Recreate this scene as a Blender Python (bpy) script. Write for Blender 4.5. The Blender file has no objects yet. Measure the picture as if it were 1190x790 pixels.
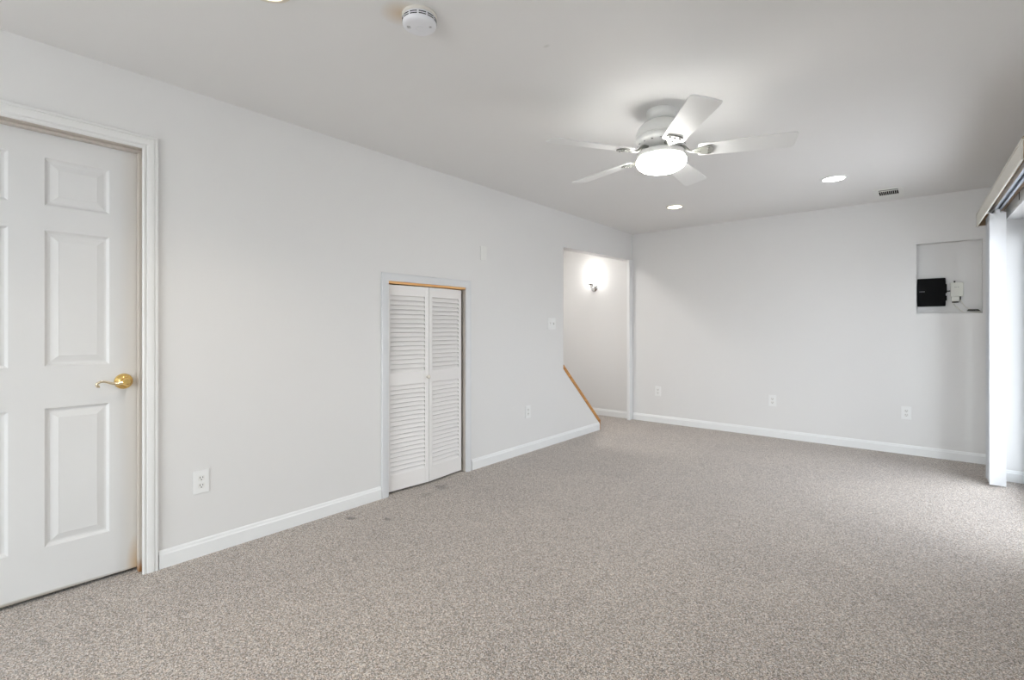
import bpy, bmesh, math, random
from mathutils import Vector, Matrix
random.seed(4)
R = math.radians
S = bpy.context.scene
COL = S.collection

# ------------------------------------------------------------------ camera
cam_d = bpy.data.cameras.new('camera')
cam_d.sensor_width = 36.0
cam_d.lens = 571.0 / 1190.0 * 36.0
cam_d.shift_y = -14.0 / 1190.0
cam_d.clip_start = 0.02
cam = bpy.data.objects.new('camera', cam_d)
COL.objects.link(cam)
cam.location = (0, 0, 1.184)
cam.rotation_euler = (R(90), 0, R(39.756))
S.camera = cam

# ------------------------------------------------------------------ light, exposure
S.view_settings.view_transform = 'Standard'
S.view_settings.look = 'None'
S.view_settings.gamma = 1.0
S.view_settings.use_curve_mapping = False
S.view_settings.exposure = 0.08

SKY = 8.3                 # overcast daylight outside the glass
FAN_BOWL = 40.0
CAN_W = 34.0
CAN_EMIT = 9.0

w = bpy.data.worlds.new('overcast_sky')
S.world = w
w.use_nodes = True
nt = w.node_tree
bg = nt.nodes['Background']
tc = nt.nodes.new('ShaderNodeTexCoord')
sx = nt.nodes.new('ShaderNodeSeparateXYZ')
rp = nt.nodes.new('ShaderNodeValToRGB')
rp.color_ramp.elements[0].position = 0.45
rp.color_ramp.elements[0].color = (0.44, 0.425, 0.43, 1)
rp.color_ramp.elements[1].position = 0.56
rp.color_ramp.elements[1].color = (0.905, 0.935, 1.0, 1)
mp = nt.nodes.new('ShaderNodeMapRange')
mp.inputs[1].default_value = -1
mp.inputs[2].default_value = 1
nt.links.new(tc.outputs['Generated'], sx.inputs[0])
nt.links.new(sx.outputs[2], mp.inputs[0])
nt.links.new(mp.outputs[0], rp.inputs[0])
nt.links.new(rp.outputs[0], bg.inputs[0])
bg.inputs[1].default_value = SKY


def portal(name, loc, rot, sx_, sy_):
    d = bpy.data.lights.new(name, 'AREA')
    d.shape = 'RECTANGLE'
    d.size, d.size_y = sx_, sy_
    d.cycles.is_portal = True
    o = bpy.data.objects.new(name, d)
    COL.objects.link(o)
    o.location, o.rotation_euler = loc, rot
    return o


def area(name, loc, target, watts, sx_, sy_, col=(1, 1, 1)):
    d = bpy.data.lights.new(name, 'AREA')
    d.shape = 'RECTANGLE'
    d.size, d.size_y, d.energy, d.color = sx_, sy_, watts, col
    o = bpy.data.objects.new(name, d)
    COL.objects.link(o)
    o.location = loc
    o.rotation_euler = (Vector(target) - Vector(loc)).to_track_quat('-Z', 'Y').to_euler()
    return o


area('bright_sky_gap', (2.05, 0.20, 2.05), (0.30, 5.5, 0.5), 66, 0.40, 1.2, (0.90, 0.95, 1.0))   # brightest part of the sky, low beyond the sliding door
area('stair_fill', (-3.5, 4.3, 2.385), (-3.5, 4.5, 0), 18, 0.3, 0.3, (1, .97, .93))              # unseen lamp added over the stairs to brighten the hall

# ------------------------------------------------------------------ measures (metres)
XL, YF, H = -2.88, 5.91, 2.40          # left wall face, far wall face, ceiling
WT = 0.115                             # partition thickness
YB = -2.60                             # wall behind the camera
SK = 0.0145                            # the right wall runs a little out of square
RX, RY = 0.505, 5.37                   # far jamb corner of the sliding door opening


# ------------------------------------------------------------------ materials
def new_mat(name):
    m = bpy.data.materials.new(name)
    m.use_nodes = True
    return m, m.node_tree, m.node_tree.nodes['Principled BSDF']


def paint(name, col, rough=0.6, bump=0.0, scale=300.0, mottle=0.0, mscale=2.0, metallic=0.0, spec=0.5):
    m, t, b = new_mat(name)
    b.inputs['Base Color'].default_value = (*col, 1)
    b.inputs['Roughness'].default_value = rough
    b.inputs['Metallic'].default_value = metallic
    b.inputs['Specular IOR Level'].default_value = spec
    c = t.nodes.new('ShaderNodeTexCoord')
    if mottle > 0:
        n = t.nodes.new('ShaderNodeTexNoise')
        n.inputs['Scale'].default_value = mscale
        n.inputs['Detail'].default_value = 3
        t.links.new(c.outputs['Object'], n.inputs['Vector'])
        r = t.nodes.new('ShaderNodeValToRGB')
        r.color_ramp.elements[0].position = 0.3
        r.color_ramp.elements[1].position = 0.7
        r.color_ramp.elements[0].color = (*[x * (1 - mottle) for x in col], 1)
        r.color_ramp.elements[1].color = (*[min(1, x * (1 + mottle)) for x in col], 1)
        t.links.new(n.outputs['Fac'], r.inputs[0])
        t.links.new(r.outputs[0], b.inputs['Base Color'])
    if bump > 0:
        n = t.nodes.new('ShaderNodeTexNoise')
        n.inputs['Scale'].default_value = scale
        n.inputs['Detail'].default_value = 2
        t.links.new(c.outputs['Object'], n.inputs['Vector'])
        k = t.nodes.new('ShaderNodeBump')
        k.inputs['Strength'].default_value = bump
        k.inputs['Distance'].default_value = 0.002
        t.links.new(n.outputs['Fac'], k.inputs['Height'])
        t.links.new(k.outputs[0], b.inputs['Normal'])
    return m


def emit(name, col, strength):
    m, t, b = new_mat(name)
    b.inputs['Base Color'].default_value = (0.9, 0.9, 0.88, 1)
    b.inputs['Emission Color'].default_value = (*col, 1)
    b.inputs['Emission Strength'].default_value = strength
    return m


def wood(name, c1, c2, rough=0.35, scale=14.0, axis=1):
    m, t, b = new_mat(name)
    c = t.nodes.new('ShaderNodeTexCoord')
    g = t.nodes.new('ShaderNodeMapping')
    s = [scale * 4] * 3
    s[axis] = scale * 0.3
    g.inputs['Scale'].default_value = s
    n = t.nodes.new('ShaderNodeTexNoise')
    n.inputs['Scale'].default_value = 1.0
    n.inputs['Detail'].default_value = 5
    r = t.nodes.new('ShaderNodeValToRGB')
    r.color_ramp.elements[0].position = 0.35
    r.color_ramp.elements[1].position = 0.68
    r.color_ramp.elements[0].color = (*c1, 1)
    r.color_ramp.elements[1].color = (*c2, 1)
    t.links.new(c.outputs['Object'], g.inputs[0])
    t.links.new(g.outputs[0], n.inputs['Vector'])
    t.links.new(n.outputs['Fac'], r.inputs[0])
    t.links.new(r.outputs[0], b.inputs['Base Color'])
    b.inputs['Roughness'].default_value = rough
    return m


def carpet_mat():
    m, t, b = new_mat('carpet_loop_pile')
    L = t.links.new
    c = t.nodes.new('ShaderNodeTexCoord')

    def noise(scale, detail=2, rough=0.6):
        n = t.nodes.new('ShaderNodeTexNoise')
        n.inputs['Scale'].default_value = scale
        n.inputs['Detail'].default_value = detail
        n.inputs['Roughness'].default_value = rough
        L(c.outputs['Object'], n.inputs['Vector'])
        return n

    def ramp(src, *els):
        r = t.nodes.new('ShaderNodeValToRGB')
        e = r.color_ramp.elements
        e[0].position, e[0].color = els[0][0], (*els[0][1], 1)
        e[1].position, e[1].color = els[-1][0], (*els[-1][1], 1)
        for p, col in els[1:-1]:
            q = e.new(p)
            q.color = (*col, 1)
        L(src, r.inputs[0])
        return r

    def mix(mode, fac, a, bb):
        x = t.nodes.new('ShaderNodeMix')
        x.data_type = 'RGBA'
        x.blend_type = mode
        x.inputs[0].default_value = fac
        L(a, x.inputs[6])
        L(bb, x.inputs[7])
        return x
    fine = t.nodes.new('ShaderNodeTexVoronoi')
    fine.inputs['Scale'].default_value = 310
    L(c.outputs['Object'], fine.inputs['Vector'])
    sep = t.nodes.new('ShaderNodeSeparateColor')
    L(fine.outputs['Color'], sep.inputs[0])
    base = ramp(sep.outputs[0], (0.0, CARPET[0]), (0.5, CARPET[1]), (1.0, CARPET[2]))
    hue = noise(75, 2)
    hr = ramp(hue.outputs['Fac'], (0.4, (1.0, 0.93, 0.86)), (0.6, (0.95, 1.0, 1.05)))
    a = mix('MULTIPLY', 0.7, base.outputs[0], hr.outputs[0])
    wear = noise(1.6, 4)
    wr = ramp(wear.outputs['Fac'], (0.35, (0.86, 0.86, 0.88)), (0.62, (1.0, 1.0, 1.0)))
    d = mix('MULTIPLY', 0.6, a.outputs[2], wr.outputs[0])
    out = d.outputs[2]
    # stains with a shape of their own, by the closet and near the door
    for (x, y, rx, ry, dark) in ((-2.727, 1.711, 0.085, 0.065, 0.35), (-2.542, 1.847, 0.065, 0.05, 0.5),
                                 (-2.75, 2.47, 0.16, 0.15, 0.62), (-2.70, 2.30, 0.10, 0.16, 0.75), (-2.545, 0.29, 0.09, 0.03, 0.72)):
        g = t.nodes.new('ShaderNodeMapping')
        g.inputs['Location'].default_value = (-x / rx, -y / ry, 0)
        g.inputs['Scale'].default_value = (1 / rx, 1 / ry, 1)
        L(c.outputs['Object'], g.inputs[0])
        v = t.nodes.new('ShaderNodeVectorMath')
        v.operation = 'LENGTH'
        L(g.outputs[0], v.inputs[0])
        nn = noise(22, 3)
        ad = t.nodes.new('ShaderNodeMath')
        ad.operation = 'ADD'
        L(v.outputs['Value'], ad.inputs[0])
        L(nn.outputs['Fac'], ad.inputs[1])
        r = ramp(ad.outputs[0], (0.5, (dark,) * 3), (1.0, (1, 1, 1)))
        r.color_ramp.elements[0].position = 0.55
        out = mix('MULTIPLY', 1.0, out, r.outputs[0]).outputs[2]
    L(out, b.inputs['Base Color'])
    b.inputs['Roughness'].default_value = 1.0
    b.inputs['Specular IOR Level'].default_value = 0.05
    b.inputs['Sheen Weight'].default_value = 0.25
    b.inputs['Sheen Roughness'].default_value = 0.6
    k = t.nodes.new('ShaderNodeBump')
    k.invert = True
    k.inputs['Strength'].default_value = 0.35
    k.inputs['Distance'].default_value = 0.006
    L(fine.outputs['Distance'], k.inputs['Height'])
    L(k.outputs[0], b.inputs['Normal'])
    return m


def glass_mat(name, tint):
    m = bpy.data.materials.new(name)
    m.use_nodes = True
    t = m.node_tree
    t.nodes.clear()
    o = t.nodes.new('ShaderNodeOutputMaterial')
    mx = t.nodes.new('ShaderNodeMixShader')
    tr = t.nodes.new('ShaderNodeBsdfTransparent')
    tr.inputs[0].default_value = (*tint, 1)
    gl = t.nodes.new('ShaderNodeBsdfGlossy')
    gl.inputs['Roughness'].default_value = 0.02
    lw = t.nodes.new('ShaderNodeLayerWeight')
    lw.inputs[0].default_value = 0.5
    pw = t.nodes.new('ShaderNodeMath')
    pw.operation = 'POWER'
    pw.inputs[1].default_value = 5.0
    ml = t.nodes.new('ShaderNodeMath')
    ml.operation = 'MULTIPLY_ADD'
    ml.inputs[1].default_value = 0.55
    ml.inputs[2].default_value = 0.03
    t.links.new(lw.outputs['Facing'], pw.inputs[0])
    t.links.new(pw.outputs[0], ml.inputs[0])
    t.links.new(ml.outputs[0], mx.inputs[0])
    t.links.new(tr.outputs[0], mx.inputs[1])
    t.links.new(gl.outputs[0], mx.inputs[2])
    t.links.new(mx.outputs[0], o.inputs[0])
    return m


CARPET = ((0.13, 0.108, 0.092), (0.42, 0.364, 0.318), (0.84, 0.775, 0.715))
M = {}
M['wall'] = paint('wall_paint', (0.765, 0.76, 0.752), 0.55, 0.08, 220)
M['ceiling'] = paint('ceiling_paint', (0.815, 0.807, 0.797), 0.75, 0.06, 180)
def stain(m, x, y, rx, ry, col, plane='xy', p0=0.1):
    t = m.node_tree
    b = t.nodes['Principled BSDF']
    c = t.nodes.new('ShaderNodeTexCoord')
    g = t.nodes.new('ShaderNodeMapping')
    if plane == 'xy':
        g.inputs['Location'].default_value = (-x / rx, -y / ry, 0)
        g.inputs['Scale'].default_value = (1 / rx, 1 / ry, 0)
    else:
        g.inputs['Location'].default_value = (0, -x / rx, -y / ry)
        g.inputs['Scale'].default_value = (0, 1 / rx, 1 / ry)
    v = t.nodes.new('ShaderNodeVectorMath')
    v.operation = 'LENGTH'
    r = t.nodes.new('ShaderNodeValToRGB')
    r.color_ramp.elements[0].color = (*col, 1)
    r.color_ramp.elements[0].position = p0
    r.color_ramp.elements[1].color = (1, 1, 1, 1)
    r.color_ramp.elements[1].position = 1.0
    x = t.nodes.new('ShaderNodeMix')
    x.data_type = 'RGBA'
    x.blend_type = 'MULTIPLY'
    x.inputs[0].default_value = 1.0
    x.inputs[6].default_value = b.inputs['Base Color'].default_value
    if b.inputs['Base Color'].links:
        t.links.new(b.inputs['Base Color'].links[0].from_socket, x.inputs[6])
    t.links.new(c.outputs['Object'], g.inputs[0])
    t.links.new(g.outputs[0], v.inputs[0])
    t.links.new(v.outputs['Value'], r.inputs[0])
    t.links.new(r.outputs[0], x.inputs[7])
    t.links.new(x.outputs[2], b.inputs['Base Color'])


stain(M['ceiling'], -1.545, 1.185, 0.085, 0.08, (0.88, 0.74, 0.58))
stain(M['ceiling'], -1.242, 1.726, 0.02, 0.012, (0.82, 0.82, 0.80))
M['trim'] = paint('trim_semigloss', (0.80, 0.80, 0.79), 0.35, 0.03, 60)
M['casing_grey'] = paint('closet_casing_paint', (0.70, 0.71, 0.725), 0.4, 0.03, 60)
M['base'] = paint('baseboard_semigloss', (0.84, 0.85, 0.85), 0.35, 0.03, 60)
M['door'] = paint('door_paint', (0.73, 0.73, 0.725), 0.38, 0.05, 90, 0.015, 3)
stain(M['door'], 0.690, 1.0, 0.085, 6.0, (0.93, 0.88, 0.82), 'yz')
stain(M['door'], 0.675, 0.03, 0.045, 0.16, (0.86, 0.66, 0.45), 'yz')
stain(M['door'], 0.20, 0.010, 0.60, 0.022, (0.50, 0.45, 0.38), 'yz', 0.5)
M['louver'] = paint('louver_paint', (0.84, 0.82, 0.805), 0.45, 0.02, 90)
M['jamb'] = paint('jamb_paint_shaded', (0.58, 0.53, 0.475), 0.45, 0.04, 60)  # cream paint darkened, putting the shade of the jamb into its colour
stain(M['jamb'], 0.685, 0.0, 0.03, 0.07, (0.62, 0.34, 0.14), 'yz', 0.3)
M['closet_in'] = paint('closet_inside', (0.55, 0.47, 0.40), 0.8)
M['oak'] = wood('oak_cap', (0.42, 0.17, 0.035), (0.66, 0.33, 0.085), 0.35, 14, 1)
M['bare_wood'] = wood('bare_header_wood', (0.78, 0.30, 0.07), (0.95, 0.62, 0.26), 0.45, 12, 1)
M['brass'] = paint('polished_brass', (0.86, 0.60, 0.22), 0.16, metallic=1.0)
M['pale_brass'] = paint('worn_lever_brass', (0.88, 0.78, 0.58), 0.2, metallic=1.0)
M['chrome'] = paint('chrome', (0.72, 0.72, 0.72), 0.12, metallic=1.0)
M['fan'] = paint('fan_white', (0.80, 0.80, 0.78), 0.35)
M['blade'] = paint('fan_blade_white', (0.82, 0.82, 0.81), 0.42, 0.02, 80)
M['slot'] = paint('dark_slot', (0.008, 0.008, 0.009), 0.8, spec=0.1)
M['ironwork'] = paint('blade_arm_enamel', (0.22, 0.22, 0.20), 0.4)
M['plate'] = paint('plate_plastic', (0.84, 0.845, 0.84), 0.3)
M['plate_painted'] = paint('plate_painted', (0.81, 0.81, 0.79), 0.5)
M['socket'] = paint('socket_plastic', (0.80, 0.80, 0.78), 0.3)
M['dim'] = paint('grey_plastic', (0.35, 0.35, 0.35), 0.5)
M['smoke'] = paint('smoke_alarm_plastic', (0.80, 0.81, 0.84), 0.4)
M['smoke_base'] = paint('smoke_alarm_ring', (0.78, 0.75, 0.69), 0.45)
M['black'] = paint('black_plastic', (0.0025, 0.0025, 0.003), 0.65, spec=0.12)
M['device_white'] = paint('device_white_plastic', (0.74, 0.75, 0.69), 0.4)
M['cable'] = paint('cable_white', (0.72, 0.70, 0.64), 0.45)
M['cable_dark'] = paint('cable_dark', (0.06, 0.055, 0.05), 0.5)
M['vane'] = paint('vane_vinyl', (0.74, 0.755, 0.775), 0.4, 0.02, 200)
M['valance'] = paint('valance_vinyl', (0.70, 0.68, 0.62), 0.5, 0.05, 260)
M['alu'] = paint('track_aluminium', (0.52, 0.57, 0.64), 0.3, metallic=0.8)
M['tan'] = paint('valance_inside', (0.36, 0.25, 0.15), 0.6)
M['frame'] = paint('door_frame_vinyl', (0.78, 0.79, 0.81), 0.4)
M['ceramic'] = paint('ceramic_knob', (0.85, 0.80, 0.72), 0.2)
M['patio'] = paint('patio_concrete', (0.66, 0.645, 0.635), 0.9, 0.2, 60, 0.1, 3)
M['bowl'] = emit('lit_opal_bowl', (1.0, 0.99, 0.95), FAN_BOWL)
M['shade'] = emit('lit_sconce_glass', (1.0, 0.985, 0.95), 15.0)
M['can_warm'] = emit('lit_warm_lens', (1.0, 0.90, 0.72), CAN_EMIT)
M['can_cool'] = emit('lit_white_lens', (1.0, 0.98, 0.95), CAN_EMIT)
M['can_trim'] = paint('can_trim', (0.78, 0.72, 0.62), 0.4)
M['glass'] = glass_mat('clear_glass', (0.95, 0.97, 0.96))
M['dimming_glass'] = glass_mat('dimming_glass', (0.85, 0.866, 0.868))  # pane tint deepened to dim the daylight coming through the sliding door
M['carpet'] = carpet_mat()


# ------------------------------------------------------------------ mesh helpers
def obj(name, bm, mat, parent=None, smooth=False, loc=None, rot=None):
    me = bpy.data.meshes.new(name)
    bmesh.ops.recalc_face_normals(bm, faces=bm.faces[:])
    bm.to_mesh(me)
    bm.free()
    me.materials.append(mat)
    if smooth:
        for p in me.polygons:
            p.use_smooth = True
        try:
            me.set_sharp_from_angle(angle=R(smooth if smooth is not True else 40))
        except Exception:
            pass
    o = bpy.data.objects.new(name, me)
    COL.objects.link(o)
    if parent:
        o.parent = parent
    if loc:
        o.location = loc
    if rot:
        o.rotation_euler = rot
    return o


def tag(o, label, cat, group=None, kind=None):
    o['label'] = label
    o['category'] = cat
    if group:
        o['group'] = group
    if kind:
        o['kind'] = kind
    return o


def thing(name, label, cat, loc=(0, 0, 0), rot=(0, 0, 0), group=None, kind=None):
    o = bpy.data.objects.new(name, None)
    o.empty_display_size = 0.1
    COL.objects.link(o)
    o.location, o.rotation_euler = loc, rot
    return tag(o, label, cat, group, kind)


def copy_tree(o, parent=None):
    c = o.copy()
    COL.objects.link(c)
    if parent:
        c.parent = parent
    for ch in [x for x in bpy.data.objects if x.parent == o]:
        copy_tree(ch, c)
    return c


def bx(bm, x0, x1, y0, y1, z0, z1, bev=0.0, seg=1, mtx=None):
    b = bmesh.new()
    v = [b.verts.new((x, y, z)) for x in (x0, x1) for y in (y0, y1) for z in (z0, z1)]
    for f in ((0, 1, 3, 2), (4, 6, 7, 5), (0, 4, 5, 1), (2, 3, 7, 6), (0, 2, 6, 4), (1, 5, 7, 3)):
        b.faces.new([v[i] for i in f])
    bmesh.ops.recalc_face_normals(b, faces=b.faces[:])
    if bev > 0:
        bmesh.ops.bevel(b, geom=b.edges[:], offset=bev, segments=seg, affect='EDGES', profile=0.6)
    merge(bm, b, mtx)


def merge(bm, b, mtx=None):
    if mtx is not None:
        b.transform(mtx)
    me = bpy.data.meshes.new('t')
    b.to_mesh(me)
    b.free()
    bm.from_mesh(me)
    bpy.data.meshes.remove(me)


def lathe(bm, prof, n=32, mtx=None, cap=True):
    """profile of (r, z) turned about z"""
    b = bmesh.new()
    rings = []
    for r, z in prof:
        if r < 1e-5:
            rings.append([b.verts.new((0, 0, z))])
        else:
            rings.append([b.verts.new((r * math.cos(2 * math.pi * i / n), r * math.sin(2 * math.pi * i / n), z)) for i in range(n)])
    for a, c in zip(rings, rings[1:]):
        for i in range(n):
            j = (i + 1) % n
            if len(a) == 1 and len(c) == 1:
                continue
            if len(a) == 1:
                b.faces.new((a[0], c[i], c[j]))
            elif len(c) == 1:
                b.faces.new((a[i], c[0], a[j]))
            else:
                b.faces.new((a[i], c[i], c[j], a[j]))
    if cap:
        for q in (rings[0], rings[-1]):
            if len(q) > 2:
                b.faces.new(q)
    bmesh.ops.recalc_face_normals(b, faces=b.faces[:])
    merge(bm, b, mtx)


def prism(bm, pts, axis, a0, a1, bev=0.0, mtx=None):
    """polygon in the plane across axis (0: pts are (y,z); 1: (x,z); 2: (x,y)) extruded from a0 to a1"""
    b = bmesh.new()

    def P(p, a):
        return ((a, p[0], p[1]), (p[0], a, p[1]), (p[0], p[1], a))[axis]
    A = [b.verts.new(P(p, a0)) for p in pts]
    B = [b.verts.new(P(p, a1)) for p in pts]
    b.faces.new(A)
    b.faces.new(B[::-1])
    n = len(pts)
    for i in range(n):
        b.faces.new((A[i], B[i], B[(i + 1) % n], A[(i + 1) % n]))
    bmesh.ops.recalc_face_normals(b, faces=b.faces[:])
    if bev > 0:
        bmesh.ops.bevel(b, geom=b.edges[:], offset=bev, segments=1, affect='EDGES')
    merge(bm, b, mtx)


def tube(bm, pts, rad, n=10, mtx=None):
    """smooth tube through the points, radius number or list"""
    P = [Vector(p) for p in pts]
    rr = rad if isinstance(rad, (list, tuple)) else [rad] * len(P)
    Q, Rr = [], []
    for i in range(len(P) - 1):
        p0, p1, p2, p3 = P[max(i - 1, 0)], P[i], P[i + 1], P[min(i + 2, len(P) - 1)]
        for k in range(6):
            t = k / 6
            Q.append(0.5 * ((2 * p1) + (p2 - p0) * t + (2 * p0 - 5 * p1 + 4 * p2 - p3) * t * t + (3 * p1 - p0 - 3 * p2 + p3) * t ** 3))
            Rr.append(rr[i] * (1 - t) + rr[i + 1] * t)
    Q.append(P[-1])
    Rr.append(rr[-1])
    b = bmesh.new()
    rings = []
    up = None
    for i, q in enumerate(Q):
        d = (Q[min(i + 1, len(Q) - 1)] - Q[max(i - 1, 0)]).normalized()
        if up is None:
            up = Vector((0, 0, 1)) if abs(d.z) < 0.9 else Vector((1, 0, 0))
        s = d.cross(up).normalized()
        up = s.cross(d).normalized()
        rings.append([b.verts.new(q + Rr[i] * (math.cos(2 * math.pi * k / n) * s + math.sin(2 * math.pi * k / n) * up)) for k in range(n)])
    for a, c in zip(rings, rings[1:]):
        for k in range(n):
            b.faces.new((a[k], a[(k + 1) % n], c[(k + 1) % n], c[k]))
    b.faces.new(rings[0])
    b.faces.new(rings[-1])
    bmesh.ops.recalc_face_normals(b, faces=b.faces[:])
    merge(bm, b, mtx)


def struct(name, bm, mat, label, cat, parent=None, smooth=False, loc=None, rot=None):
    o = obj(name, bm, mat, parent, smooth, loc, rot)
    return tag(o, label, cat, kind='structure')


def NB():
    return bmesh.new()


# ------------------------------------------------------------------ the room shell
DY0, DY1, DZ = -0.107, 0.685, 2.045          # entrance door leaf opening
CY0, CY1, CZ = 2.092, 2.868, 1.522           # closet opening
OY0, OY1, OY2 = 4.303, 5.043, 5.812          # stair opening: top of knee wall, foot of it, far jamb

bm = NB()
bx(bm, -4.10, 0.72, YB - 0.14, YF + 0.12, -0.10, 0.0)
struct('floor', bm, M['carpet'], 'wall to wall grey beige speckled carpet with small dark stains', 'floor')

bm = NB()
bx(bm, -4.10, 0.72, YB - 0.14, YF + 0.12, H, H + 0.12)
struct('ceiling', bm, M['ceiling'], 'flat off-white painted ceiling carrying the fan and round lights', 'ceiling')

bm = NB()
prism(bm, [(YB, 0), (DY0 - 0.02, 0), (DY0 - 0.02, DZ + 0.02), (DY1 + 0.02, DZ + 0.02), (DY1 + 0.02, 0),
           (CY0 - 0.016, 0), (CY0 - 0.016, CZ + 0.016), (CY1 + 0.016, CZ + 0.016), (CY1 + 0.016, 0),
           (OY1, 0), (OY1, 0.088), (OY0, 0.755), (OY0, 2.030), (YF, 2.060), (YF, H), (YB, H)], 0, XL - WT, XL)
struct('wall_left', bm, M['wall'], 'long white left wall with the panel door, closet and stair opening', 'wall')

# far wall runs on past the left wall into the stair hall; shallow niche near its right end
NX0, NX1, NZ0, NZ1, ND = -0.031, 0.416, 1.316, 1.962, 0.09
bm = NB()
bx(bm, -4.0, NX0, YF, YF + 0.12, 0, H)
bx(bm, NX1, 0.72, YF, YF + 0.12, 0, H)
bx(bm, NX0, NX1, YF, YF + 0.12, 0, NZ0)
bx(bm, NX0, NX1, YF, YF + 0.12, NZ1, H)
bx(bm, NX0, NX1, YF + ND, YF + 0.12, NZ0, NZ1)
struct('wall_far', bm, M['wall'], 'white far wall with a shallow square niche at its right end', 'wall')

# right wall (local frame pivoted at the far jamb corner of the sliding door)
ROT = (0, 0, SK)
RL = (RX, RY, 0)
SD = 1.84                                    # sliding door width along the wall
bm = NB()
bx(bm, 0, 0.19, 0, YF - RY + 0.02, 0, H)
bx(bm, 0, 0.19, YB - RY, -SD, 0, H)
bx(bm, 0, 0.19, -SD, 0, 2.017, H)
struct('wall_right', bm, M['wall'], 'white right wall around the sliding glass door recess', 'wall', loc=RL, rot=ROT)

# wall behind the camera, with an unseen window added to light the room
BW = (-2.35, 0.40, 0.08, 2.28)
bm = NB()
bx(bm, -4.10, BW[0], YB - 0.14, YB, 0, H)
bx(bm, BW[1], 0.75, YB - 0.14, YB, 0, H)
bx(bm, BW[0], BW[1], YB - 0.14, YB, 0, BW[2])
bx(bm, BW[0], BW[1], YB - 0.14, YB, BW[3], H)
struct('wall_back', bm, M['wall'], 'white wall behind the viewer with an added wide window', 'wall')
bm = NB()
x0, x1, z0, z1 = BW
for a in ((x0, x0 + .06, z0, z1), (x1 - .06, x1, z0, z1), (x0, x1, z0, z0 + .06), (x0, x1, z1 - .06, z1), ((x0 + x1) / 2 - .03, (x0 + x1) / 2 + .03, z0, z1)):
    bx(bm, a[0], a[1], YB - 0.11, YB - 0.05, a[2], a[3])
o = struct('fill_window_1', bm, M['frame'], 'wide white framed window added unseen behind the viewer', 'window')
bm = NB()
bx(bm, x0 + .05, x1 - .05, YB - 0.085, YB - 0.079, z0 + .05, z1 - .05)
obj('pane', bm, M['glass'], o)

# stair hall beyond the left wall
bm = NB()
bx(bm, -4.10, -4.0, YB, YF + 0.12, 0, H)
struct('wall_hall', bm, M['wall'], 'white side wall of the stair hall', 'wall')
bm = NB()
pts = [(5.0, 0)]
z, y = 0, 5.0
for k in range(11):
    z += 0.19
    pts.append((y, z))
    y -= 0.212
    pts.append((y, z))
pts.append((y, 0))
prism(bm, pts, 0, -3.995, XL - WT - 0.005)
o = struct('stair_flight', bm, M['carpet'], 'carpeted flight of stairs rising behind the knee wall', 'stairs')  # unseen flight of stairs behind the knee wall

# closet box
bm = NB()
bx(bm, -3.62, -3.60, 1.95, 2.668, 0, 1.6)
bx(bm, -3.60, XL - WT - .002, 1.95, 1.97, 0, 1.6)
bx(bm, -3.60, XL - WT - .002, 1.95, 2.668, 1.58, 1.6)
bx(bm, -3.60, XL - WT - .002, 2.90, 2.92, 0, 1.6)
o = struct('wall_closet', bm, M['closet_in'], 'dim inside of the under-stair closet', 'wall')


# ------------------------------------------------------------------ baseboards
def baseboard(name, p0, p1, nrm, label, h=0.088, t=0.013):
    """p0,p1 on the floor at the wall face; nrm points into the room"""
    p0, p1, nrm = Vector((*p0, 0)), Vector((*p1, 0)), Vector((*nrm, 0))
    prof = [(0, 0.0), (t, 0.0), (t, h - 0.022), (t - 0.004, h - 0.016), (t - 0.006, h - 0.006), (0.003, h), (0, h)]
    b = NB()
    A = [b.verts.new(p0 + nrm * u + Vector((0, 0, v))) for u, v in prof]
    B = [b.verts.new(p1 + nrm * u + Vector((0, 0, v))) for u, v in prof]
    b.faces.new(A)
    b.faces.new(B[::-1])
    for i in range(len(prof)):
        j = (i + 1) % len(prof)
        b.faces.new((A[i], A[j], B[j], B[i]))
    return struct(name, b, M['base'], label, 'baseboard')


baseboard('baseboard_left', (XL, 0.745), (XL, CY0 - 0.056), (1, 0), 'white baseboard between the panel door and the louvered closet')
baseboard('baseboard_left', (XL, CY1 + 0.062), (XL, OY1 - .001), (1, 0), 'white baseboard from the closet to the foot of the knee wall')
baseboard('baseboard_far', (XL + 0.012, YF), (0.515, YF), (0, -1), 'long white baseboard along the far wall')
baseboard('baseboard_far', (-3.99, YF), (XL - 0.035, YF), (0, -1), 'short white baseboard at the back of the stair opening')
baseboard('baseboard_right', (RX + 0.0145 * 0, YF - 0.014), (RX, RY), (-1, 0), 'short white baseboard behind the bunched blind vanes')
baseboard('baseboard_right', (RX + 0.001, RY), (RX + .103, RY), (0, -1), 'tiny white baseboard on the sliding door return')

baseboard('baseboard_right', (RX + (RY - 3.52) * SK, 3.52), (RX + (RY + 2.5) * SK, -2.5), (-1, 0), 'long white baseboard on the right wall before the sliding door')

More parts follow.
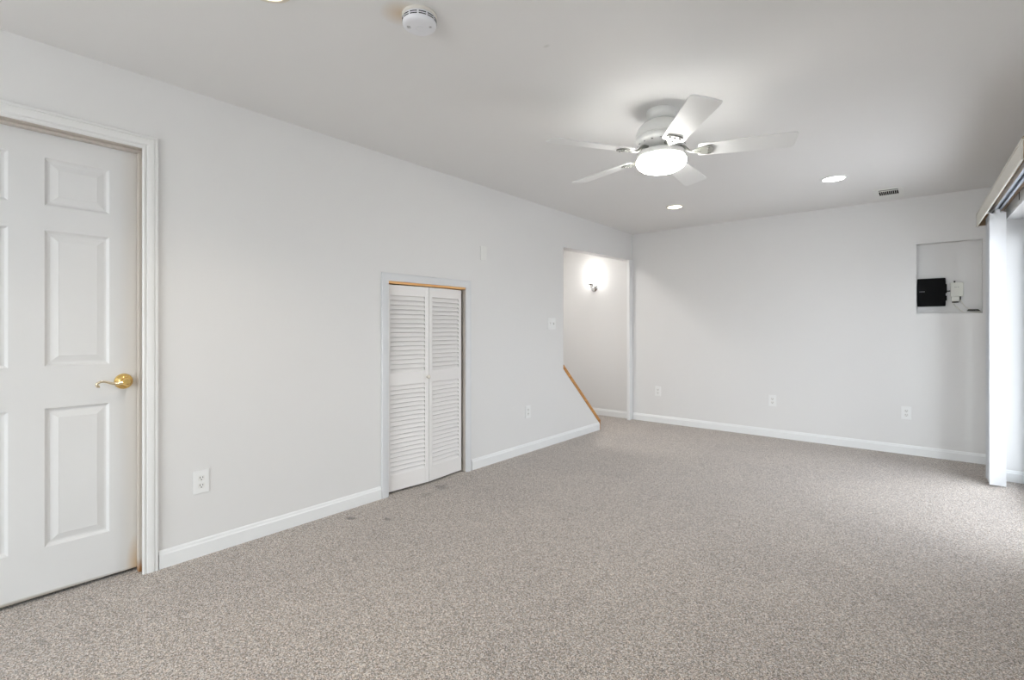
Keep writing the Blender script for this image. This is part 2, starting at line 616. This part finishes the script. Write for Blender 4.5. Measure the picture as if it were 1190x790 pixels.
# ------------------------------------------------------------------ casings and jambs
def casing(name, y0, y1, ztop, wd, mat, label, th=0.017, fancy=True):
    if fancy:
        prof = [(0, 0), (0, th * .55), (.004, th * .7), (.010, th * .7), (.012, th * .5), (.016, th * .5), (.020, th * .85), (wd * .55, th), (wd * .72, th), (wd * .76, th * .75),
                (wd * .80, th * .75), (wd * .84, th), (wd * .95, th), (wd, th * .7), (wd, 0)]
    else:
        prof = [(0, 0), (0, th * .7), (.004, th * .8), (wd * .6, th), (wd * .9, th), (wd, th * .7), (wd, 0)]
    b = NB()
    rows = []
    for u, t in prof:
        X = XL + t
        rows.append([b.verts.new(p) for p in ((X, y0 - u, 0), (X, y0 - u, ztop + u), (X, y1 + u, ztop + u), (X, y1 + u, 0))])
    n = len(rows)
    for i in range(n):
        a, c = rows[i], rows[(i + 1) % n]
        for k in range(3):
            b.faces.new((a[k], a[k + 1], c[k + 1], c[k]))
    b.faces.new([r[0] for r in rows])
    b.faces.new([r[3] for r in rows][::-1])
    return struct(name, b, mat, label, 'door casing')


casing('trim_1', DY0 + 0.006, DY1 - 0.006, DZ + 0.002, 0.063, M['trim'], 'white moulded casing around the six-panel door')
casing('trim_2', CY0 + 0.004, CY1 - 0.006, CZ - 0.006, 0.056, M['casing_grey'], 'pale grey casing around the louvered closet doors', fancy=False)

# door jamb with stop
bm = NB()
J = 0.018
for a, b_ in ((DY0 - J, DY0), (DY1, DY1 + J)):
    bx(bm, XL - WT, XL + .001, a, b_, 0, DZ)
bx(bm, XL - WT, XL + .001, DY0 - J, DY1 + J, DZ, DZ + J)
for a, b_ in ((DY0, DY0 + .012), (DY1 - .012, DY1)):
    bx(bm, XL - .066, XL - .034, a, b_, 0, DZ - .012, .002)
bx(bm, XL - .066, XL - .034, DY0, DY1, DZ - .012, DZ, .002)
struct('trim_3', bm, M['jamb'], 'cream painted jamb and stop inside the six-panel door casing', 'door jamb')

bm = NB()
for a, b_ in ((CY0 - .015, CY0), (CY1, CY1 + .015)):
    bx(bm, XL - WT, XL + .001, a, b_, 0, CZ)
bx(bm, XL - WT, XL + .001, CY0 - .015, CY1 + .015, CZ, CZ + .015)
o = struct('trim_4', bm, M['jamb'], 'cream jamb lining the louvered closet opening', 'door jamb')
bm = NB()
bx(bm, XL - .062, XL - .001, CY0, CY1, CZ - .022, CZ - .0005)
q = obj('door_track', bm, M['bare_wood'], o)
q['label'] = 'orange bare wood strip above the louvered leaves'

# board closing the far side of the stair opening
bm = NB()
bx(bm, XL - 0.03, XL + 0.006, OY2, YF - .001, 0, 2.06, .002)
struct('trim_6', bm, M['base'], 'narrow white upright board in the corner beside the stair opening', 'trim board')

# ------------------------------------------------------------------ six-panel door
d1 = thing('door_1', 'closed white six-panel door with a brass lever at the left', 'door', kind='structure')
FX = XL - 0.07


def panel_door(bm, fx, y0, y1, z0, z1, ys, zs, th):
    b = NB()
    Y = sorted({y0, y1, *[v for p in ys for v in p]})
    Z = sorted({z0, z1, *[v for p in zs for v in p]})

    def quad(a0, a1, c0, c1, x):
        b.faces.new([b.verts.new(p) for p in ((x, a0, c0), (x, a1, c0), (x, a1, c1), (x, a0, c1))])
    holes = [(p, q) for p in ys for q in zs]
    for a0, a1 in zip(Y, Y[1:]):
        for c0, c1 in zip(Z, Z[1:]):
            if any(abs(p[0] - a0) < 1e-6 and abs(q[0] - c0) < 1e-6 for p, q in holes):
                prev = None
                for ins, dep in ((0, 0), (.003, -.003), (.010, -.010), (.014, -.011), (.019, -.011), (.046, -.003), (.048, -.0035)):
                    r = [b.verts.new(p) for p in ((fx + dep, a0 + ins, c0 + ins), (fx + dep, a1 - ins, c0 + ins), (fx + dep, a1 - ins, c1 - ins), (fx + dep, a0 + ins, c1 - ins))]
                    if prev:
                        for k in range(4):
                            b.faces.new((prev[k], prev[(k + 1) % 4], r[(k + 1) % 4], r[k]))
                    prev = r
                b.faces.new(prev)
            else:
                quad(a0, a1, c0, c1, fx)
    bx(b, fx - th, fx - 0.0125, y0, y1, z0, z1)
    for (a0, a1, c0, c1) in ((y0, y0, z0, z1), (y1, y1, z0, z1)):
        b.faces.new([b.verts.new(p) for p in ((fx, a0, c0), (fx - th, a0, c0), (fx - th, a0, c1), (fx, a0, c1))])
    for c in (z0, z1):
        b.faces.new([b.verts.new(p) for p in ((fx, y0, c), (fx - th, y0, c), (fx - th, y1, c), (fx, y1, c))])
    bmesh.ops.remove_doubles(b, verts=b.verts[:], dist=1e-5)
    merge(bm, b)


bm = NB()
panel_door(bm, FX, DY0 + .004, DY1 - .004, 0.016, DZ - .004, ((0.009, 0.233), (0.345, 0.569)),
           ((0.223, 0.830), (1.015, 1.612), (1.722, 1.930)), 0.036)
obj('leaf', bm, M['door'], d1)
hd = thing('door_handle', '', '')
del hd['label'], hd['category']
hd.parent = d1
hd.location = (FX, 0.622, 0.928)
MX = Matrix.Rotation(R(90), 4, 'Y')           # z axis -> +x
bm = NB()
lathe(bm, [(0.0, 0), (.036, 0), (.037, .003), (.035, .007), (.026, .010), (.021, .012), (.016, .016), (.0135, .022), (.013, .040), (.015, .046), (.018, .050), (.018, .058), (.014, .064), (0, .066)], 32, MX)
q = obj('rosette', bm, M['brass'], hd, 45)
q['label'] = 'round polished brass rosette'
bm = NB()
tube(bm, [(.054, -.004, .002), (.056, -.03, -.004), (.057, -.055, -.002), (.058, -.078, .007), (.058, -.096, .008), (.057, -.108, .000), (.055, -.108, -.011), (.054, -.099, -.013)],
     [.0085, .0078, .0062, .0055, .0055, .0055, .0055, .0058], 12)
q = obj('lever', bm, M['pale_brass'], hd, 60)
q['label'] = 'pale brass lever with a curled end'

# ------------------------------------------------------------------ louvered bifold closet door
d2 = thing('door_2', 'low white bifold closet door with two louvered leaves', 'door', kind='structure')


def louver_leaf(p0, p1, z0, z1):
    """front-face line p0->p1 in plan; built in local x along the leaf, y out of the face"""
    v = Vector((p1[0] - p0[0], p1[1] - p0[1], 0))
    L = v.length
    th = 0.026
    b = NB()
    st = 0.034
    bx(b, 0, st, -th, 0, z0, z1, .0015)
    bx(b, L - st, L, -th, 0, z0, z1, .0015)
    for a, c in ((z0, 0.128), (0.770, 0.857), (1.418, z1)):
        bx(b, st - .002, L - st + .002, -th + .001, -.001, a, c, .0012)
    for a, c, n in ((0.128, 0.770, 20), (0.857, 1.418, 17)):
        p = (c - a) / n
        for k in range(n):
            zc = a + (k + .5) * p
            m = Matrix.Translation((0, -th / 2, zc)) @ Matrix.Rotation(R(-61), 4, 'X')
            bx(b, st - .003, L - st + .003, -.0215, .0215, -.003, .003, .0012, 1, m)
    ang = math.atan2(v.y, v.x)
    return b, (p0[0], p0[1], 0), (0, 0, ang), L


# leaf built with local +x along the leaf (towards +Y), face normal must be +X in the room: local +y = rot90 -> mirror by walking from far end
b, lc, rt, L = louver_leaf((XL + .006, 2.466), (XL - .026, 2.100), 0.016, 1.493)
lf = obj('leaf', b, M['louver'], d2, loc=lc, rot=rt)
bm = NB()
lathe(bm, [(0, 0), (.008, 0), (.006, .006), (.006, .012), (.012, .016), (.015, .022), (.0145, .028), (.009, .032), (0, .033)], 20, Matrix.Rotation(R(-90), 4, 'X'))
q = obj('knob', bm, M['ceramic'], lf, 50, loc=(.017, 0, .815))
q['label'] = 'small round cream knob'
b, lc, rt, L = louver_leaf((XL - .026, 2.842), (XL + .006, 2.470), 0.016, 1.493)
obj('leaf', b, M['louver'], d2, loc=lc, rot=rt)

# ------------------------------------------------------------------ oak cap on the knee wall
cap = thing('stair_trim_board', 'orange oak cap board sloping down the knee wall at the stairs', 'wooden trim', (XL - WT / 2, OY1, 0))
ca = math.atan2(0.755 - 0.088, OY0 - OY1)
sl = math.hypot(0.755 - 0.088, OY0 - OY1)
bm = NB()
hw = WT / 2 + 0.008
dy, dz = (OY0 - OY1) / sl, (0.755 - 0.088) / sl
ny, nz = dz, -dy
pp = [(0, 0.088), ((OY0 - OY1), 0.755)]
o0 = (0.0 - .010 * dy, 0.088 - .010 * dz)
o1 = (pp[1][0], pp[1][1])
t = .034
prism(bm, [(o0[0], o0[1]), (o1[0], o1[1]), (o1[0], o1[1] + t / nz), (o0[0] + ny * t, o0[1] + nz * t)], 0, -hw, hw, .002)
obj('sloping_board', bm, M['oak'], cap)
bm = NB()
bx(bm, -hw + .003, hw - .003, 0.0005, .026, 0.0, 0.100, .0015)
obj('end_board', bm, M['oak'], cap)

# ------------------------------------------------------------------ ceiling fan
FC = (-1.120, 2.654, 0)
fan = thing('ceiling_fan', 'white five-blade ceiling fan with a lit bowl light', 'ceiling fan', (FC[0], FC[1], H))
bm = NB()
lathe(bm, [(0, 0), (.078, 0), (.080, -.006), (.078, -.030), (.070, -.046), (.060, -.052), (0, -.052)], 40)
obj('canopy', bm, M['fan'], fan, 40)
bm = NB()
lathe(bm, [(0, -.050), (.058, -.050), (.062, -.058), (.082, -.066), (.108, -.080), (.126, -.100), (.136, -.124), (.138, -.146), (.1335, -.150), (.1335, -.154), (.138, -.157), (.1375, -.168), (.130, -.180), (.114, -.194), (.102, -.204), (.06, -.210), (0, -.210)], 48)
mo = obj('motor_housing', bm, M['fan'], fan, 35)
for k in range(16):
    bm = NB()
    a = 2 * math.pi * k / 16
    m = Matrix.Rotation(a, 4, 'Z') @ Matrix.Translation((.1222, 0, -.1868)) @ Matrix.Rotation(R(41), 4, 'Y') @ Matrix.Rotation(R(35), 4, 'Z')
    bx(bm, -.0115, .0115, -.0042, .0042, -.0016, .0016, .001, 1, m)
    obj('vent_slot', bm, M['dim'], mo)
bm = NB()
lathe(bm, [(0, -.206), (.055, -.206), (.062, -.214), (.075, -.226), (.112, -.230), (.125, -.234), (.1285, -.240), (.1285, -.264), (.122, -.267), (0, -.267)], 48)
lk = obj('light_fitter', bm, M['fan'], fan, 40)
bm = NB()
pr = [(0.118, -.2665), (.128, -.268), (.135, -.276), (.1355, -.286)]
for k in range(1, 11):
    a = k / 10 * math.pi / 2
    pr.append((.1355 * math.cos(a) ** .75 if k < 10 else 0, -.286 - .056 * math.sin(a)))
lathe(bm, pr, 48)
q = obj('glass_bowl', bm, M['bowl'], lk, True)
q['label'] = 'glowing white glass bowl'
BZ = -.236
first = None
for k in range(5):
    a = R(21.3 + 72 * k)
    if first is None:
        # arm: curved neck from the motor to a flared pad under the blade
        b = NB()
        tube(b, [(.085, 0, .030), (.120, 0, .022), (.150, 0, -.004), (.180, 0, -.010), (.205, 0, -.008)], [.010, .009, .0075, .008, .009], 10)
        pad = [(.165, .012), (.185, .020), (.215, .036), (.245, .043), (.262, .036), (.270, .018), (.272, 0)]
        pad = pad + [(x, -y) for x, y in pad[::-1][1:]]
        prism(b, pad, 2, -.0125, -.0055, .0015, Matrix.Rotation(R(-12), 4, 'X'))
        for yy in (-.024, 0, .024):
            lathe(b, [(0, -.017), (.0055, -.0165), (.006, -.013), (.006, -.010)], 10, Matrix.Rotation(R(-12), 4, 'X') @ Matrix.Translation((.245, yy, 0)))
        arm = obj('blade_arm', b, M['ironwork'], fan, 40)
        b = NB()
        pts = []
        r0, r1, w0, w1 = .195, .672, .058, .072

        def corner(cx, cy, rr, a0):
            for i in range(6):
                t_ = a0 + i / 5 * math.pi / 2
                pts.append((cx + rr * math.cos(t_), cy + rr * math.sin(t_)))
        corner(r1 - .025, w1 - .025, .025, 0)
        corner(r0 + .018, w0 - .018, .018, math.pi / 2)
        corner(r0 + .018, -w0 + .018, .018, math.pi)
        corner(r1 - .025, -w1 + .025, .025, 1.5 * math.pi)
        prism(b, pts, 2, -.0050, .0010, .001, Matrix.Rotation(R(-12), 4, 'X'))
        blade = obj('blade', b, M['blade'], fan)
        first = True
    else:
        arm, blade = arm.copy(), blade.copy()
        COL.objects.link(arm)
        COL.objects.link(blade)
    for o in (arm, blade):
        o.location = (0, 0, BZ)
        o.rotation_euler = (0, 0, a)


# ------------------------------------------------------------------ recessed ceiling lights
def can(x, y, r, mat, label, watts, warm):
    t = thing('recessed_light', label, 'ceiling light', (x, y, H), group='recessed ceiling lights')
    b = NB()
    lathe(b, [(r * .80, -.001), (r * .82, -.006), (r * .95, -.007), (r, -.004), (r, -.0002), (r * .80, -.0002), (r * .80, -.001)], 40, cap=False)
    obj('trim_ring', b, M['can_trim'] if warm else M['plate'], t, 40)
    b = NB()
    lathe(b, [(0, -.0035), (r * .78, -.003), (r * .805, -.0005), (0, -.0005)], 40)
    obj('lens', b, mat, t, 40)
    d = bpy.data.lights.new('can_beam', 'SPOT')
    d.energy = watts
    d.spot_size = R(125)
    d.spot_blend = 0.7
    d.shadow_soft_size = 0.05
    d.color = (1, .88, .72) if warm else (1, .96, .92)
    l = bpy.data.objects.new('can_beam', d)
    COL.objects.link(l)
    l.location = (0, 0, -.012)
    l.parent = t
    return t


can(-1.898, 4.834, .083, M['can_warm'], 'warm round recessed light beyond the fan, towards the stair opening', CAN_W * .09, True)
can(-0.544, 4.751, .097, M['can_cool'], 'bright white round recessed light right of the fan, near the ceiling vent', CAN_W * .09, False)
can(-1.790, 0.782, .090, M['can_warm'], 'round recessed light cut off by the top edge near the smoke alarm', CAN_W, True)

# ------------------------------------------------------------------ smoke alarm
sa = thing('smoke_alarm', 'round white smoke alarm on the ceiling near the viewer', 'smoke alarm', (-1.500, 1.240, H))
bm = NB()
lathe(bm, [(0, 0), (.066, 0), (.068, -.003), (.068, -.010), (.064, -.013), (0, -.013)], 48)
obj('mounting_ring', bm, M['smoke_base'], sa, 40)
bm = NB()
lathe(bm, [(0, -.012), (.062, -.012), (.0655, -.016), (.0655, -.034), (.063, -.042), (.057, -.0465), (.046, -.0485), (.030, -.0495), (.016, -.0495), (.015, -.0485), (.013, -.0485), (.012, -.0500), (0, -.0502)], 48)
bd = obj('cover', bm, M['smoke'], sa, 40)
bm = NB()
for k in range(12):
    for dz_ in (-.022, -.030):
        a0 = 2 * math.pi * k / 12
        for s in range(4):
            m = Matrix.Rotation(a0 + R(-9 + s * 6), 4, 'Z') @ Matrix.Translation((.0652, 0, dz_))
            bx(bm, -.001, .001, -.0036, .0036, -.0016, .0016, 0, 1, m)
obj('side_vents', bm, M['slot'], bd)
va = math.atan2(math.sin(R(39.756)), math.cos(R(39.756)))
bm = NB()
for k in range(3):
    m = Matrix.Rotation(va, 4, 'Z') @ Matrix.Translation((-.040, -.012 + k * .0055, -.0489))
    bx(bm, -.0065, .0065, -.0014, .0014, -.0006, .0006, 0, 1, m)
obj('sounder_slots', bm, M['dim'], bd)
bm = NB()
for k in range(2):
    m = Matrix.Rotation(va, 4, 'Z') @ Matrix.Translation((.043, -.008 + k * .005, -.0487))
    bx(bm, -.0045, .0045, -.0015, .0015, -.0006, .0006, 0, 1, m)
obj('indicator_window', bm, M['dim'], bd)

# ------------------------------------------------------------------ ceiling register
vt = thing('ceiling_vent', 'white ceiling vent with dark slots by the far wall', 'vent', (-0.222, 5.57, H))
bm = NB()
x0, x1, y0, y1 = -.068, .070, -.160, .065       # dark opening inside the flange
X0, X1, Y0, Y1 = -.105, .105, -.195, .195
for a in ((X0, x0, Y0, Y1), (x1, X1, Y0, Y1), (x0, x1, Y0, y0), (x0, x1, y1, Y1)):
    bx(bm, a[0], a[1], a[2], a[3], -.007, -.0003)
obj('flange', bm, M['plate_painted'], vt)
bm = NB()
bx(bm, x0, x1, y0, y1, -.0015, -.0003)
obj('backing', bm, M['slot'], vt)  # black sheet stands in for the shade inside the duct
bm = NB()
bx(bm, x0, x1, y0 + .045, y0 + .062, -.006, -.0015)
for k in range(9):
    x = x0 + (k + 1) * (x1 - x0) / 10
    bx(bm, x - .0014, x + .0014, y0 + .06, y1, -.0045, -.0015)
obj('slats', bm, M['plate_painted'], vt)


# ------------------------------------------------------------------ outlets, switch and cover plates (local: face +x)
def plate(bm, wd, ht, th=.0055):
    bx(bm, 0, th, -wd / 2, wd / 2, -ht / 2, ht / 2, .0022, 2)


def socket_face(zc):
    b = NB()
    pts = []
    for i in range(28):
        a = 2 * math.pi * i / 28
        pts.append((max(-.0155, min(.0155, .0185 * math.cos(a))), zc + max(-.0135, min(.0135, .0165 * math.sin(a)))))
    prism(b, pts, 0, .004, .0068)
    return b


def outlet(loc, rz, label, wd=.074, ht=.120):
    t = thing('wall_outlet', label, 'wall outlet', loc, (0, 0, rz), 'wall outlets')
    b = NB()
    plate(b, wd, ht)
    obj('cover_plate', b, M['plate'], t)
    for zc in (.0195, -.0195):
        s = obj('socket', socket_face(zc), M['socket'], t)
        b = NB()
        for y, hh in ((-.0064, .0095), (.0064, .008)):
            bx(b, .0066, .0071, y - .0012, y + .0012, zc + .003 - hh / 2, zc + .003 + hh / 2)
        lathe(b, [(0, 0), (.0026, 0), (.0026, .0005), (0, .0005)], 12, Matrix.Translation((.0066, 0, zc - .0085)) @ MX)
        obj('slots', b, M['slot'], s)
    b = NB()
    lathe(b, [(0, .0050), (.0032, .0050), (.003, .0062), (0, .0066)], 12, MX)
    obj('screw', b, M['socket'], t)
    return t


ou = outlet((XL, 0.931, 0.385), 0, 'white outlet low on the left wall between the panel door and the closet')
for loc, rz, lab in (((XL, 3.698, 0.385), 0, 'white outlet low on the left wall between the closet and the stair opening'),
                     ((-2.533, YF, 0.391), R(-90), 'leftmost of the white outlets on the far wall, beside the stair opening corner'),
                     ((-1.237, YF, 0.395), R(-90), 'white outlet low on the middle of the far wall'),
                     ((-0.104, YF, 0.387), R(-90), 'white outlet low on the far wall under the niche')):
    c = copy_tree(ou)
    c.location, c.rotation_euler = loc, (0, 0, rz)
    c['label'] = lab

sw = thing('light_switch', 'double white switch plate left of the stair opening', 'light switch', (XL, 4.090, 1.228))
bm = NB()
plate(bm, .128, .116)
obj('cover_plate', bm, M['plate'], sw)
bm = NB()
bx(bm, .005, .0062, -.036, -.026, -.013, .013)
bx(bm, .005, .015, -.0345, -.0275, .000, .011, .0015, 1)
obj('toggle', bm, M['socket'], sw)
bm = NB()
lathe(bm, [(0, .005), (.010, .005), (.009, .015), (.007, .017), (0, .017)], 20, Matrix.Translation((0, .028, 0)) @ MX)
obj('dimmer_knob', bm, M['socket'], sw, 40)

bp = thing('cover_plate', 'blank painted cover plate high on the left wall above the closet', 'cover plate', (XL, 3.077, 1.823))
bm = NB()
plate(bm, .076, .120, .006)
obj('plate', bm, M['plate_painted'], bp)
for s in (-1, 1):
    bm = NB()
    lathe(bm, [(0, .005), (.0032, .005), (.003, .0065), (0, .007)], 10, Matrix.Translation((0, 0, s * .042)) @ MX)
    obj('screw', bm, M['plate_painted'], bp)


# ------------------------------------------------------------------ wall sconce in the stair hall
sc = thing('wall_sconce', 'lit chrome wall sconce on the back wall of the stair opening', 'wall lamp', (-3.445, YF, 1.735))
MY = Matrix.Rotation(R(90), 4, 'X')              # z axis -> -y
bm = NB()
lathe(bm, [(0, 0), (.052, 0), (.054, .005), (.046, .014), (.030, .020), (0, .022)], 32, MY)
obj('backplate', bm, M['chrome'], sc, 40)
bm = NB()
tube(bm, [(0, -.018, 0), (0, -.055, -.008), (0, -.085, .000), (0, -.092, .030)], .009, 12)
lathe(bm, [(0, .028), (.024, .028), (.034, .040), (.038, .056), (.034, .058), (0, .050)], 28, Matrix.Translation((0, -.092, 0)))
obj('arm', bm, M['chrome'], sc, 40)
bm = NB()
lathe(bm, [(0, .054), (.030, .056), (.042, .080), (.052, .120), (.060, .160), (.057, .160), (.048, .120), (.038, .082), (.026, .062), (0, .060)], 28, Matrix.Translation((0, -.092, 0)))
q = obj('glass_shade', bm, M['shade'], sc, 50)
q['label'] = 'glowing frosted glass shade'

# ------------------------------------------------------------------ things in the niche
NB_Y = YF + ND
ro = thing('router', 'flat black router box mounted in the far wall niche', 'router', (0.075, NB_Y, 1.512))
bm = NB()
bx(bm, -.100, .100, -.042, -.004, -.129, .129, .008, 2)
obj('body', bm, M['black'], ro)
bm = NB()
for a, c in ((-.010, .072), (-.078, -.034)):
    bx(bm, .098, .108, -.034, -.010, a, c, .003, 1)
obj('ports', bm, M['black'], ro)
bm = NB()
for k, hh in enumerate((.006, .0045, .006, .004, .005, .006)):
    bx(bm, -.084 + k * .0065, -.0795 + k * .0065, -.0425, -.0419, .008 - hh / 2, .008 + hh / 2)
q = obj('maker_mark', bm, M['dim'], ro)
for s in (-.06, .06):
    bm = NB()
    bx(bm, s - .02, s + .02, -.005, 0, -.05, .05)
    obj('mount', bm, M['black'], ro)

nb = thing('network_box', 'small pale box beside the black router in the niche', 'network box', (0.251, NB_Y, 1.53))
bm = NB()
bx(bm, -.044, .044, -.036, 0, -.062, .064, .005, 2)
obj('body', bm, M['device_white'], nb)
bm = NB()
bx(bm, -.038, .018, -.032, -.002, -.106, -.061, .004, 1)
obj('lower_cover', bm, M['device_white'], nb)
bm = NB()
for k, wv in enumerate((.007, .005, .008)):
    bx(bm, -.016 + k * .0105, -.016 + k * .0105 + wv, -.0366, -.0359, .020, .0255)
obj('marking', bm, M['dim'], nb)
bm = NB()
lathe(bm, [(0, 0), (.006, 0), (.006, .018), (0, .018)], 12, Matrix.Translation((-.016, -.016, .062)))
obj('antenna_stub', bm, M['cable_dark'], nb)
bm = NB()
bx(bm, -.034, .012, -.026, -.006, -.118, -.105, .004, 1)
obj('connector', bm, M['cable_dark'], nb)
bm = NB()
bx(bm, .020, .028, -.022, -.006, -.092, -.061, .002, 1)
obj('connector', bm, M['cable_dark'], nb)
cb = obj('patch_cable', NB(), M['cable_dark'])
bm = NB()
tube(bm, [(.183, NB_Y - .022, 1.520), (.193, NB_Y - .022, 1.518), (.206, NB_Y - .020, 1.520)], .006, 10)
bm.to_mesh(cb.data)
bm.free()
tag(cb, 'short black cable joining the black router to the pale box', 'cable')
for i, (pts, lab) in enumerate((
        ([(.222, NB_Y - .016, 1.412), (.235, NB_Y - .02, 1.392), (.268, NB_Y - .03, 1.352), (.300, NB_Y - .045, 1.3205), (.340, NB_Y - .05, 1.3195), (.398, NB_Y - .045, 1.3200), (.405, NB_Y - .03, 1.322)],
         'white cable hanging from the left of the pale box to the niche corner'),
        ([(.275, NB_Y - .014, 1.438), (.282, NB_Y - .02, 1.42), (.310, NB_Y - .026, 1.372), (.350, NB_Y - .03, 1.346), (.395, NB_Y - .03, 1.3325), (.408, NB_Y - .04, 1.3285), (.380, NB_Y - .05, 1.3275), (.345, NB_Y - .03, 1.3275)],
         'white cable hanging from the right of the pale box to the niche corner'))):
    bm = NB()
    tube(bm, pts, .0032, 8)
    tag(obj('cable', bm, M['cable'], None, True), lab, 'cable', 'white cables in the niche')
bm = NB()
for k in range(3):
    r = .030 - k * .003
    cx, cy = .358, NB_Y - .045
    tube(bm, [(cx + 1.35 * r * math.cos(a), cy + r * math.sin(a), 1.3375 + .0045 * k) for a in [2 * math.pi * j / 10 for j in range(11)]], .0028, 8)
tag(obj('cable_coil', bm, M['cable_dark'], None, True), 'dark coil of cable lying at the bottom right of the niche', 'cable')

# ------------------------------------------------------------------ vertical blind
vb = thing('vertical_blind', 'white vertical blind bunched at the far end of the sliding door', 'blind', RL, ROT)
VX = -0.0675                                    # centre line of the track, out from the wall
bm = NB()
bx(bm, VX - .022, VX - .018, -1.98, .045, 2.068, 2.100)
bx(bm, VX + .018, VX + .022, -1.98, .045, 2.068, 2.100)
bx(bm, VX - .022, VX + .022, -1.98, .045, 2.098, 2.102)
bx(bm, VX - .022, VX - .008, -1.98, .045, 2.064, 2.068)
bx(bm, VX + .008, VX + .022, -1.98, .045, 2.064, 2.068)
obj('head_track', bm, M['alu'], vb)
bm = NB()
VF = -.160
bx(bm, VF, VF + .004, -1.985, .050, 1.996, 2.090)
bx(bm, VF - .003, VF + .006, -1.985, .050, 2.086, 2.094, .001)
bx(bm, VF - .003, VF + .006, -1.985, .050, 1.992, 2.000, .001)
obj('valance', bm, M['valance'], vb)
bm = NB()
bx(bm, VF + .004, VX - .024, .044, .048, 2.000, 2.088)
bx(bm, VF + .004, -.002, -1.985, .048, 2.1025, 2.106)
q = obj('valance_return', bm, M['tan'], vb)
q['label'] = 'brown inner return of the valance'
ten = 18
va_first = None
for k in range(ten):
    y = -.262 + k * .0142
    if va_first is None:
        b = NB()
        # shallow curved vane cross-section, 89 mm wide, running down to just above the carpet
        n = 8
        prof = []
        for i in range(n + 1):
            u = -0.0445 + .089 * i / n
            prof.append((u, .0045 * (1 - (u / .0445) ** 2)))
        pts = [(x, y_ + .0006) for x, y_ in prof] + [(x, y_ - .0006) for x, y_ in prof[::-1]]
        prism(b, pts, 2, .014, 2.040)
        bx(b, -.012, .012, .003, .006, 2.038, 2.066, .001)
        va_first = obj('vane', b, M['vane'], vb, 30)
        v = va_first
    else:
        v = va_first.copy()
        COL.objects.link(v)
    v.location = (VX + random.uniform(-.003, .003), y, 0)
    v.rotation_euler = (0, 0, R(random.uniform(-5, 5)) if k else R(-3))

hk = thing('wall_hook', 'small dark metal hook above the sliding door behind the blind track', 'hook', (RX, RY, 0), ROT)
bm = NB()
bx(bm, -.003, 0, -.626, -.610, 2.050, 2.112, .001)
tube(bm, [(-.002, -.618, 2.108), (-.020, -.618, 2.112), (-.026, -.618, 2.104)], .003, 8)
obj('bracket', bm, M['cable_dark'], hk)

# ------------------------------------------------------------------ sliding glass door in the right wall
d3 = thing('door_3', 'white framed sliding glass door in the right wall', 'door', RL, ROT, kind='structure')
bm = NB()
FX0, FX1 = .104, .180
for a in ((-.045, 0, 0, 2.017), (-SD, -SD + .045, 0, 2.017)):
    bx(bm, FX0, FX1, a[0], a[1], a[2], a[3], .002)
bx(bm, FX0, FX1, -SD, 0, 1.972, 2.017, .002)
bx(bm, FX0, FX1, -SD, 0, 0, .03, .002)
obj('door_frame', bm, M['frame'], d3)
for (a, c, x) in ((-SD + .04, -SD / 2 + .03, .158), (-SD / 2 - .03, -.04, .126)):
    b = NB()
    for q in ((a, a + .06, .03, 1.972), (c - .06, c, .03, 1.972)):
        bx(b, x - .014, x + .014, q[0], q[1], q[2], q[3], .002)
    bx(b, x - .014, x + .014, a + .06, c - .06, .03, .11, .002)
    bx(b, x - .014, x + .014, a + .06, c - .06, 1.90, 1.972, .002)
    sp = obj('sliding_panel', b, M['frame'], d3)
    b = NB()
    bx(b, x - .003, x + .003, a + .055, c - .055, .105, 1.905)
    obj('pane', b, M['dimming_glass'], sp)

bm = NB()
bx(bm, 0.72, 9.0, -8, 12, -.16, -.04)
bx(bm, -9, 0.72, -8, YB - .14, -.16, -.04)
tag(obj('patio', bm, M['patio']), 'grey concrete patio outside the glass door', 'patio', kind='structure')

bm = NB()
bx(bm, 0.20, 1.62, -SD - 1.2, 1.2, 2.62, 2.72)  # unseen eave added to cut sky light on the floor by the door
struct('eave_sky_blocker', bm, M['frame'], 'white eave boards added over the patio to block sky light', 'eave', loc=RL, rot=ROT)

portal('daylight_door', (RX + .27, RY - SD / 2, 1.0), (R(90), 0, R(90) + SK), 1.9, 2.05)
portal('daylight_fill_window', ((BW[0] + BW[1]) / 2, YB - .18, (BW[2] + BW[3]) / 2), (R(90), 0, 0), 2.9, 2.3)
